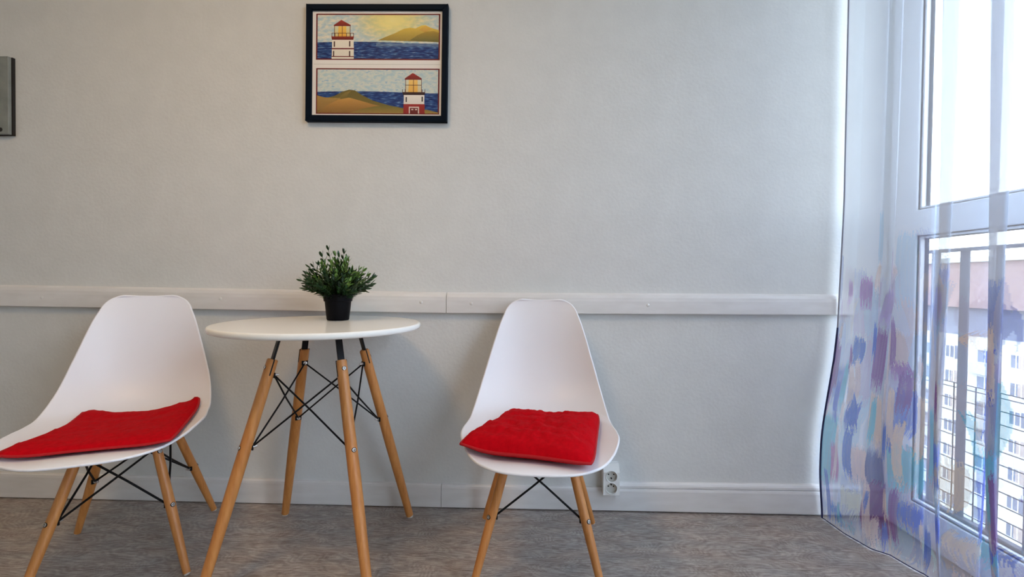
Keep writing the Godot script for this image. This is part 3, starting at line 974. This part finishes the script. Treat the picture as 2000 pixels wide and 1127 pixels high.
func make_socket() -> void:
	var x0 := 0.303
	var x1 := 0.362
	var root := base("wall_socket", Vector3((x0 + x1) / 2, 0.0, WALL_Z), 0.0)
	tag(root, "white double power socket above the baseboard", "socket")
	var y0 := 0.074
	var y1 := 0.186
	var body := CSGCombiner3D.new()
	body.name = "housing"
	var outline := CSGPolygon3D.new()
	outline.polygon = PackedVector2Array([Vector2(0, y0), Vector2(0.040, y0), Vector2(0.042, y0 + 0.002), Vector2(0.042, y1 - 0.026), Vector2(0.040, y1 - 0.022), Vector2(0.022, y1 - 0.002), Vector2(0.018, y1), Vector2(0, y1)])
	outline.mode = CSGPolygon3D.MODE_DEPTH
	outline.depth = x1 - x0
	outline.rotation.y = -PI / 2
	outline.position = Vector3(-(x1 - x0) / 2, 0, 0)
	outline.material = M.socket
	body.add_child(outline)
	for cy in [y0 + 0.027, y0 + 0.071]:
		var hole := CSGCylinder3D.new()
		hole.operation = CSGShape3D.OPERATION_SUBTRACTION
		hole.radius = 0.0195
		hole.height = 0.022
		hole.sides = 36
		hole.rotation.x = PI / 2
		hole.position = Vector3(0, cy, 0.042)
		hole.material = M.socketgrey
		body.add_child(hole)
	root.add_child(body)
	for i in 2:
		var cy: float = [y0 + 0.027, y0 + 0.071][i]
		var ring := MB.new()
		var loop := []
		for k in 36:
			loop.append(Vector3(cos(TAU * k / 36) * 0.0208, cy + sin(TAU * k / 36) * 0.0208, 0.0422))
		ring.tube(loop, [0.0014], 6, true)
		var face := put("outlet", ring, M.socket, root)
		for sx in [-1, 1]:
			var hmb := MB.new()
			hmb.tube([Vector3(sx * 0.0095, cy + (0.004 if i == 1 else 0.004), 0.0300), Vector3(sx * 0.0095, cy + 0.004, 0.0316)], [0.0027], 12)
			put("pin_hole", hmb, M.socketdark, face)
		var pin := MB.new()
		var py := cy + (-0.009 if i == 1 else 0.012)
		pin.tube([Vector3(0, py, 0.030), Vector3(0, py, 0.038), Vector3(0, py, 0.040)], [0.0024, 0.0024, 0.0012], 10)
		put("earth_pin", pin, M.steel, face)

# board along the back wall whose ends may sit at different heights; profile of Vector2(depth, 0..1)
func board(x0: float, x1: float, lo0: float, hi0: float, lo1: float, hi1: float, prof: Array) -> MB:
	var mb := MB.new()
	var mid := Vector2.ZERO
	for p in prof: mid += p / prof.size()
	for i in prof.size():
		var a: Vector2 = prof[i]
		var b: Vector2 = prof[(i + 1) % prof.size()]
		var A0 := Vector3(x0, lerpf(lo0, hi0, a.y), WALL_Z + a.x)
		var A1 := Vector3(x1, lerpf(lo1, hi1, a.y), WALL_Z + a.x)
		var B0 := Vector3(x0, lerpf(lo0, hi0, b.y), WALL_Z + b.x)
		var B1 := Vector3(x1, lerpf(lo1, hi1, b.y), WALL_Z + b.x)
		var nn := (B0 - A0).cross(A1 - A0).normalized()
		var out := Vector3(0, (a.y + b.y) * 0.5 - mid.y, ((a.x + b.x) * 0.5 - mid.x) * 12.0)
		if nn.dot(out) < 0.0: nn = -nn
		mb.quad(A0, A1, B1, B0, nn)
	for e in 2:
		var nn := Vector3(-1 if e == 0 else 1, 0, 0)
		var x := x0 if e == 0 else x1
		var lo := lo0 if e == 0 else lo1
		var hi := hi0 if e == 0 else hi1
		var cidx := mb.vert(Vector3(x, lerpf(lo, hi, mid.y), WALL_Z + mid.x), nn)
		var ring := []
		for p in prof: ring.append(mb.vert(Vector3(x, lerpf(lo, hi, p.y), WALL_Z + p.x), nn))
		for i in ring.size(): mb.tri(cidx, ring[i], ring[(i + 1) % ring.size()])
	return mb

func make_trims() -> void:
	# wall guard rail: two boards that meet beside the table
	var prof := [Vector2(0, 0.02), Vector2(0.011, 0.0), Vector2(0.0205, 0.03), Vector2(0.021, 0.08), Vector2(0.021, 0.62), Vector2(0.0195, 0.78), Vector2(0.0155, 0.91), Vector2(0.008, 0.985), Vector2(0, 1.0)]
	var a := put("trim_1", board(-3.2, -0.2842, 0.7405, 0.8245, 0.7320, 0.8105, prof), M.trim)
	structure(a, "long white guard rail board on the wall left of the joint", "wall rail")
	var b := put("trim_2", board(-0.2825, 1.205, 0.7320, 0.8100, 0.7440, 0.8205, prof), M.trim)
	structure(b, "white guard rail board on the wall behind the right chair", "wall rail")
	for p in [[-1.821, 0.773, a], [-1.134, 0.777, a], [-0.377, 0.773, a], [-0.190, 0.770, b], [0.460, 0.772, b]]:
		var s := MB.new()
		s.lathe([Vector2(0, 0.0022), Vector2(0.0035, 0.0020), Vector2(0.0058, 0.0008), Vector2(0.0066, 0)], 18, Transform3D(Basis(Vector3.RIGHT, PI / 2), Vector3(p[0], p[1], WALL_Z + 0.0208)))
		put("screw_cap", s, M.screw, p[2])
	# baseboard
	var bp := [Vector2(0, 0.0), Vector2(0.014, 0.0), Vector2(0.014, 0.86), Vector2(0.0125, 0.95), Vector2(0.009, 1.0), Vector2(0, 1.0)]
	var bb := base("baseboard_back", Vector3.ZERO)
	structure(bb, "white baseboard along the foot of the back wall", "baseboard")
	put("board", board(-3.2, -0.2982, 0.004, 0.103, 0.004, 0.0885, bp), M.trim, bb)
	put("board", board(-0.2965, 1.3325, 0.004, 0.0865, 0.010, 0.0955, bp), M.trim, bb)
	var cp := [Vector2(0, 0.0), Vector2(0.0115, 0.0), Vector2(0.0135, 0.06), Vector2(0.0135, 0.45), Vector2(0.011, 0.75), Vector2(0.006, 0.97), Vector2(0, 1.0)]
	put("cable_cover", board(0.358, 1.3325, 0.0905, 0.1095, 0.0975, 0.1195, cp), M.trim, bb)

# ------------------------------------------------------------------ room
func make_room() -> void:
	var f := MB.new()
	f.flat_box(Vector3(-3.3, -0.12, WALL_Z - 0.1), Vector3(WIN_X + 0.12, -0.0005, 2.5))
	# the laminate surface, with its grain running along the back wall
	for k in 1:
		f.quad(Vector3(-3.3, 0, WALL_Z - 0.1), Vector3(WIN_X + 0.02, 0, WALL_Z - 0.1), Vector3(WIN_X + 0.02, 0, 2.5), Vector3(-3.3, 0, 2.5), Vector3.UP, [Vector2(0, 0), Vector2(4.65 / 2.8, 0), Vector2(4.65 / 2.8, 4.31 / 0.7), Vector2(0, 4.31 / 0.7)])
	structure(put("floor", f, M.floor), "grey brown wood-grain laminate floor", "floor")
	var w := MB.new()
	w.flat_box(Vector3(-3.3, -0.12, WALL_Z - 0.15), Vector3(WIN_X + 0.12, CEIL_Y + 0.1, WALL_Z))
	structure(put("wall_back", w, M.wall), "plain light grey painted wall behind the chairs", "wall")
	w = MB.new()
	w.flat_box(Vector3(-3.35, -0.12, WALL_Z - 0.15), Vector3(-3.2, CEIL_Y + 0.1, 2.55))
	structure(put("wall_left", w, M.wall), "plain light wall out of view on the left", "wall")
	w = MB.new()
	w.flat_box(Vector3(-3.35, -0.12, 2.4), Vector3(WIN_X + 0.12, CEIL_Y + 0.1, 2.55))
	structure(put("wall_front", w, M.wall), "plain light wall behind the viewer", "wall")
	w = MB.new()
	w.flat_box(Vector3(WIN_X, -0.12, WALL_Z - 0.05), Vector3(WIN_X + 0.12, 0.0, 2.45))
	w.flat_box(Vector3(WIN_X, 2.50, WALL_Z - 0.05), Vector3(WIN_X + 0.12, CEIL_Y + 0.05, 2.45))
	w.flat_box(Vector3(WIN_X, 0.0, WALL_Z - 0.05), Vector3(WIN_X + 0.12, 2.50, WALL_Z + 0.008))
	w.flat_box(Vector3(WIN_X, 0.0, 1.1), Vector3(WIN_X + 0.12, 2.50, 2.45))
	structure(put("wall_right", w, M.wall), "wall around the tall window on the right", "wall")
	w = MB.new()
	w.flat_box(Vector3(-3.35, CEIL_Y, WALL_Z - 0.15), Vector3(WIN_X + 0.12, CEIL_Y + 0.12, 2.55))
	structure(put("ceiling", w, M.ceiling), "white ceiling", "ceiling")
	window(1, WALL_Z + 0.008, -0.32, "tall white plastic window behind the printed curtain")
	window(2, -0.32, 1.1, "tall white plastic window nearer the viewer, out of view")

func window(n: int, z0: float, z1: float, label: String) -> void:
	var root := base("window_%d" % n, Vector3.ZERO)
	structure(root, label, "window")
	var fx0 := WIN_X - 0.002
	var fx1 := WIN_X + 0.038
	var ys := [0.017, 0.121, 1.024, 1.111, 2.41, 2.50]
	var za := z0 + 0.115
	var zb := z1 - 0.115
	var jobs := [
		["frame_bar", Vector3(fx0, ys[0], z0), Vector3(fx1, ys[5], za)], ["frame_bar", Vector3(fx0, ys[0], zb), Vector3(fx1, ys[5], z1)],
		["frame_bar", Vector3(fx0, ys[0], za), Vector3(fx1, ys[1], zb)], ["transom", Vector3(fx0, ys[2], za), Vector3(fx1, ys[3], zb)], ["frame_bar", Vector3(fx0, ys[4], za), Vector3(fx1, ys[5], zb)],
		["threshold", Vector3(fx0 + 0.004, 0.0, z0), Vector3(fx1, ys[0] - 0.001, z1)],
	]
	for j in jobs:
		var mb := MB.new()
		mb.box(j[1], j[2], 0.004)
		put(j[0], mb, M.pvc, root)
	for k in 2:
		var y0: float = ys[1] if k == 0 else ys[3]
		var y1: float = ys[2] if k == 0 else ys[4]
		# glazing bead between two dark gaskets, then the pane
		for ring in [["gasket", 0.0, 0.0030, 0.0070, M.gasket], ["bead", 0.0028, 0.0095, 0.0100, M.pvc], ["gasket", 0.0093, 0.0120, 0.0240, M.gasket]]:
			var a: float = ring[1]
			var b: float = ring[2]
			var gx: float = fx0 + ring[3]
			var mb := MB.new()
			mb.flat_box(Vector3(gx, y0 + a, za + a), Vector3(fx1 - 0.004, y1 - a, za + b))
			mb.flat_box(Vector3(gx, y0 + a, zb - b), Vector3(fx1 - 0.004, y1 - a, zb - a))
			mb.flat_box(Vector3(gx, y0 + a, za + b), Vector3(fx1 - 0.004, y0 + b, zb - b))
			mb.flat_box(Vector3(gx, y1 - b, za + b), Vector3(fx1 - 0.004, y1 - a, zb - b))
			put(ring[0], mb, ring[4], root)
		var p := MB.new()
		p.quad(Vector3(fx0 + 0.030, y0, za), Vector3(fx0 + 0.030, y0, zb), Vector3(fx0 + 0.030, y1, zb), Vector3(fx0 + 0.030, y1, za), Vector3(-1, 0, 0))
		put("pane", p, M.pane, root)

# ------------------------------------------------------------------ curtain
func lut(t: Array, h: float) -> float:
	if h <= t[0][0]: return t[0][1]
	for i in t.size() - 1:
		if h <= t[i + 1][0]:
			return lerpf(t[i][1], t[i + 1][1], (h - t[i][0]) / (t[i + 1][0] - t[i][0]))
	return t[-1][1]

var EDGE := [[0.0, 1.098], [0.04, 1.086], [0.10, 1.078], [0.16, 1.077], [0.31, 1.090], [0.59, 1.130], [0.70, 1.140], [1.14, 1.153], [1.9, 1.152], [2.6, 1.150]]
var HEM := [[-1.69, 1.098], [-1.67, 1.102], [-1.58, 1.108], [-1.49, 1.130], [-1.457, 1.170], [-1.40, 1.180], [-1.345, 1.189], [-1.25, 1.16], [-1.15, 1.19], [-1.05, 1.165], [-0.9, 1.19], [-0.7, 1.165], [2.0, 1.18]]

func cloth(s: float, h: float) -> Vector3:
	var z := -1.682 + s * 0.85
	# pleats: they gather and overlap a little where the cloth hangs over the panes
	var amp := 0.014 + 0.020 * smoothstep(0.25, 0.5, s)
	var ph := s * 37.0 + 0.8 * sin(s * 9.0) + 0.35 * sin(h * 1.7 + s * 5.0)
	var x := amp * sin(ph)
	z += amp * 1.05 * sin(ph * 2.0 + 0.6) * (0.55 + 0.45 * smoothstep(0.3, 1.6, h)) * smoothstep(0.02, 0.25, s)
	var along := 1.165
	var edge := lut(EDGE, h)
	var b := lerpf(edge, along, smoothstep(0.0, 0.42, s))
	b += x * smoothstep(0.0, 0.16, s)
	# near the floor the cloth follows its hem
	var lowk := pow(clampf(1.0 - h / 0.5, 0.0, 1.0), 1.6)
	return Vector3(lerpf(b, lut(HEM, z) + x * 0.25 * smoothstep(0.1, 0.4, s), lowk), h, z)

func make_curtain() -> void:
	var root := base("curtain", Vector3.ZERO)
	tag(root, "sheer curtain with blue and purple brush strokes hanging before the window", "curtain")
	var rows := 60
	var cols := 221
	var L := 1.80
	var P := []
	var U := []
	for r in rows:
		var h := 0.006 + (2.585 - 0.006) * pow(float(r) / (rows - 1), 1.25)
		for q in cols:
			var s := L * q / (cols - 1)
			P.append(cloth(s, h))
			U.append(Vector2(s / 1.2, (2.5 - minf(h, 2.49)) / 2.5))
	var mb := MB.new()
	mb.sheet(P, rows, cols, 1.0, U)
	put("cloth", mb, M.curtain, root)
	var lo := []
	var hi := []
	for k in 25: lo.append(cloth(0.0, 0.006 + (0.70 - 0.006) * k / 24.0))
	for k in 25: hi.append(cloth(0.0, 0.70 + (2.585 - 0.70) * k / 24.0))
	var a := MB.new()
	a.tube(lo, [0.0036], 8)
	put("side_hem", a, M.hemnavy, root).set_meta("label", "navy printed stretch of the side hem")
	a = MB.new()
	a.tube(hi, [0.003], 8)
	put("side_hem", a, M.hemgrey, root)
	var bt := []
	for q in range(0, cols): bt.append(cloth(L * q / (cols - 1), 0.006))
	a = MB.new()
	a.tube(bt, [0.0016], 6)
	put("bottom_hem", a, M.hemnavy, root)
	var t := base("curtain_track", Vector3.ZERO)
	tag(t, "white ceiling track that carries the sheer curtain", "curtain track")
	a = MB.new()
	a.box(Vector3(1.13, 2.588, -1.70), Vector3(1.20, CEIL_Y, 1.2), 0.003)
	put("track", a, M.pvc, t)

# ------------------------------------------------------------------ outside
func make_railing() -> void:
	var X := 1.56
	var root := base("balcony_railing", Vector3(X, 0, 0))
	tag(root, "grey metal balcony railing of flat bars with wire mesh outside the window", "railing")
	var topy := 0.991
	var a := MB.new()
	a.box(Vector3(-0.012, topy - 0.012, -2.3), Vector3(0.012, topy, 1.6), 0.002)
	put("top_rail", a, M.railing, root)
	a = MB.new()
	a.box(Vector3(-0.012, 0.02, -2.3), Vector3(0.012, 0.04, 1.6), 0.002)
	put("bottom_rail", a, M.railing, root)
	var bar := MB.new()
	bar.box(Vector3(-0.004, 0.03, -0.0155), Vector3(0.004, topy - 0.008, 0.0155), 0.001)
	var bm := bar.mesh()
	for k in range(-4, 24):
		var o := put("bar", bm, M.railing, root)
		o.position.z = -1.770 + 0.1135 * k + 0.0
	var h := MB.new()
	h.tube([Vector3(0, 0, -2.3), Vector3(0, 0, 0.3)], [0.0017], 6)
	var hm := h.mesh()
	for y in [0.505, 0.489, 0.446, 0.402, 0.358, 0.314, 0.270, 0.226, 0.182, 0.138, 0.094, 0.05]:
		var o := put("mesh_wire", hm, M.wire, root)
		o.position = Vector3(0.012, y, 0)
	var v := MB.new()
	v.tube([Vector3(0, 0.04, 0), Vector3(0, 0.505, 0)], [0.0021], 6)
	var vm := v.mesh()
	for k in 30:
		var o := put("mesh_wire", vm, M.wire, root)
		o.position = Vector3(0.010, 0, -2.26 + 0.0805 * k)

func make_outside() -> void:
	var g := MB.new()
	g.flat_box(Vector3(3.0, -31.0, -160), Vector3(160, -30.0, 120))
	structure(put("ground", g, M.ground), "distant ground far below the window", "ground")
	var X := 50.0
	var root := base("apartment_building", Vector3(X, -30, -50))
	tag(root, "white apartment block with a reddish top floor across the street", "building")
	var Z0 := -42.0
	var Z1 := 42.0
	var off := 30.0
	var b := MB.new()
	b.flat_box(Vector3(0, 0, Z0), Vector3(12, off - 4.75, Z1))
	put("wall", b, M.facade, root)
	b = MB.new()
	b.flat_box(Vector3(0.8, off - 4.75, Z0 + 0.5), Vector3(11.5, off - 1.55, Z1 - 0.5))
	put("set_back_floor", b, M.slate, root)
	b = MB.new()
	b.flat_box(Vector3(-0.1, off - 1.55, Z0), Vector3(12, off + 3.55, Z1))
	put("attic", b, M.attic, root)
	b = MB.new()
	b.flat_box(Vector3(-0.5, off + 3.55, Z0 - 0.4), Vector3(12.4, off + 4.1, Z1 + 0.4))
	put("roof_edge", b, M.parapet, root)
	# rows of windows, balconies and brown loggia panels
	var wide := window_meshes(1.9, 1.5)
	var slim := window_meshes(1.2, 1.5)
	var par := MB.new()
	par.flat_box(Vector3(-0.9, 0, -1.5), Vector3(0.0, 1.05, 1.5))
	var pm := par.mesh()
	var pn := MB.new()
	pn.flat_box(Vector3(-0.06, 0, -0.9), Vector3(0.02, 1.5, 0.9))
	var nm := pn.mesh()
	for fl in 8:
		var cy := off - 6.75 - fl * 2.87
		for k in range(-3, 4):
			var zc := k * 7.2
			far_window(root, wide, Vector3(0, cy, zc - 0.5))
			far_window(root, slim, Vector3(0, cy, zc + 2.6))
			var p := put("balcony", pm, M.parapet, root)
			p.position = Vector3(0, cy - 1.85, zc - 0.6)
			var q := put("loggia_panel", nm, M.brownpanel if (fl + k) % 3 != 0 else M.slate, root)
			q.position = Vector3(0, cy - 0.75, zc - 3.5)

func window_meshes(w: float, h: float) -> Array:
	var f := MB.new()
	f.flat_box(Vector3(-0.08, -h / 2, -w / 2), Vector3(0.02, -h / 2 + 0.09, w / 2))
	f.flat_box(Vector3(-0.08, h / 2 - 0.09, -w / 2), Vector3(0.02, h / 2, w / 2))
	for z in [-w / 2, w / 2 - 0.09, -0.05]:
		if z == -0.05 and w < 1.0: continue
		f.flat_box(Vector3(-0.08, -h / 2, z), Vector3(0.02, h / 2, z + 0.1))
	var p := MB.new()
	p.flat_box(Vector3(-0.03, -h / 2, -w / 2), Vector3(0.0, h / 2, w / 2))
	return [f.mesh(), p.mesh()]

func far_window(root: Node3D, ms: Array, at: Vector3) -> void:
	var o := put("window", ms[0], M.farframe, root)
	o.position = at
	put("pane", ms[1], M.farpane, o)

func make_lamp(at: Vector3, energy: float) -> void:
	var root := base("ceiling_lamp", at)
	tag(root, "round warm ceiling lamp out of view above the room", "lamp")
	var b := MB.new()
	b.lathe([Vector2(0, 0), Vector2(0.24, 0), Vector2(0.24, -0.02), Vector2(0.23, -0.03), Vector2(0, -0.03)], 40)
	put("lamp_base", b, M.pvc, root)
	var d := MB.new()
	d.lathe([Vector2(0.228, -0.031), Vector2(0.222, -0.055), Vector2(0.19, -0.075), Vector2(0.1, -0.088), Vector2(0, -0.09)], 40)
	put("lamp_diffuser", d, M.diffuser, root)
	var l := AreaLight3D.new()
	l.name = "lamp_light"
	l.area_size = Vector2(0.42, 0.42)
	l.light_color = Color(1.0, 0.84, 0.62)
	l.light_energy = energy
	l.area_range = 9.0
	l.area_attenuation = 2.0
	l.shadow_enabled = true
	root.add_child(l)
	l.position = Vector3(0, -0.10, 0)
	l.rotation.x = -PI / 2

func _ready() -> void:
	# camera
	var cam := Camera3D.new()
	cam.name = "camera"
	cam.fov = rad_to_deg(2.0 * atan(563.5 / 895.15))
	cam.near = 0.02
	cam.far = 400.0
	cam.transform = Transform3D(Basis(Vector3.UP, 0.0236) * Basis(Vector3.RIGHT, -0.0163) * Basis(Vector3.BACK, 0.0113), Vector3(0, 0.8553, 0))
	add_child(cam)
	cam.current = true
	# overcast sky
	var env := Environment.new()
	env.background_mode = Environment.BG_SKY
	var sky := Sky.new()
	var sm := ProceduralSkyMaterial.new()
	sm.sky_top_color = Color(0.80, 0.89, 1.0)
	sm.sky_horizon_color = Color(0.91, 0.96, 1.0)
	sm.ground_horizon_color = Color(0.80, 0.83, 0.85)
	sm.ground_bottom_color = Color(0.55, 0.56, 0.55)
	sky.sky_material = sm
	env.sky = sky
	env.background_energy_multiplier = 7.2
	env.ambient_light_source = Environment.AMBIENT_SOURCE_DISABLED
	env.tonemap_mode = Environment.TONE_MAPPER_LINEAR
	env.tonemap_exposure = 1.3
	env.sdfgi_enabled = true
	env.ssao_enabled = true
	env.ssil_enabled = true
	var we := WorldEnvironment.new()
	we.name = "world"
	we.environment = env
	add_child(we)
	make_materials()
	make_lamp(Vector3(-0.85, CEIL_Y, -0.3), 1.3)
	# the place
	make_room()
	make_trims()
	make_outside()
	make_railing()
	# the things
	make_table()
	var shell := make_shell()
	var ca := chair(CHAIR_A, -0.0404, shell, "white shell chair standing right of the table, facing the viewer")
	var cb := chair(CHAIR_B, 0.4649, shell, "white shell chair left of the table, turned toward the table")
	cushion(ca, Vector3(0.052, 0, -1.258), -0.27, Vector2(0.157, 0.186), 0.050, 0.016, 3, "plump red seat cushion on the right chair, with creases")
	cushion(cb, Vector3(-1.128, 0, -1.256), 0.38, Vector2(0.165, 0.190), 0.024, 0.008, 7, "thin flat red seat cushion on the left chair")
	make_curtain()
	make_picture()
	make_panel()
	make_socket()
	make_plant()
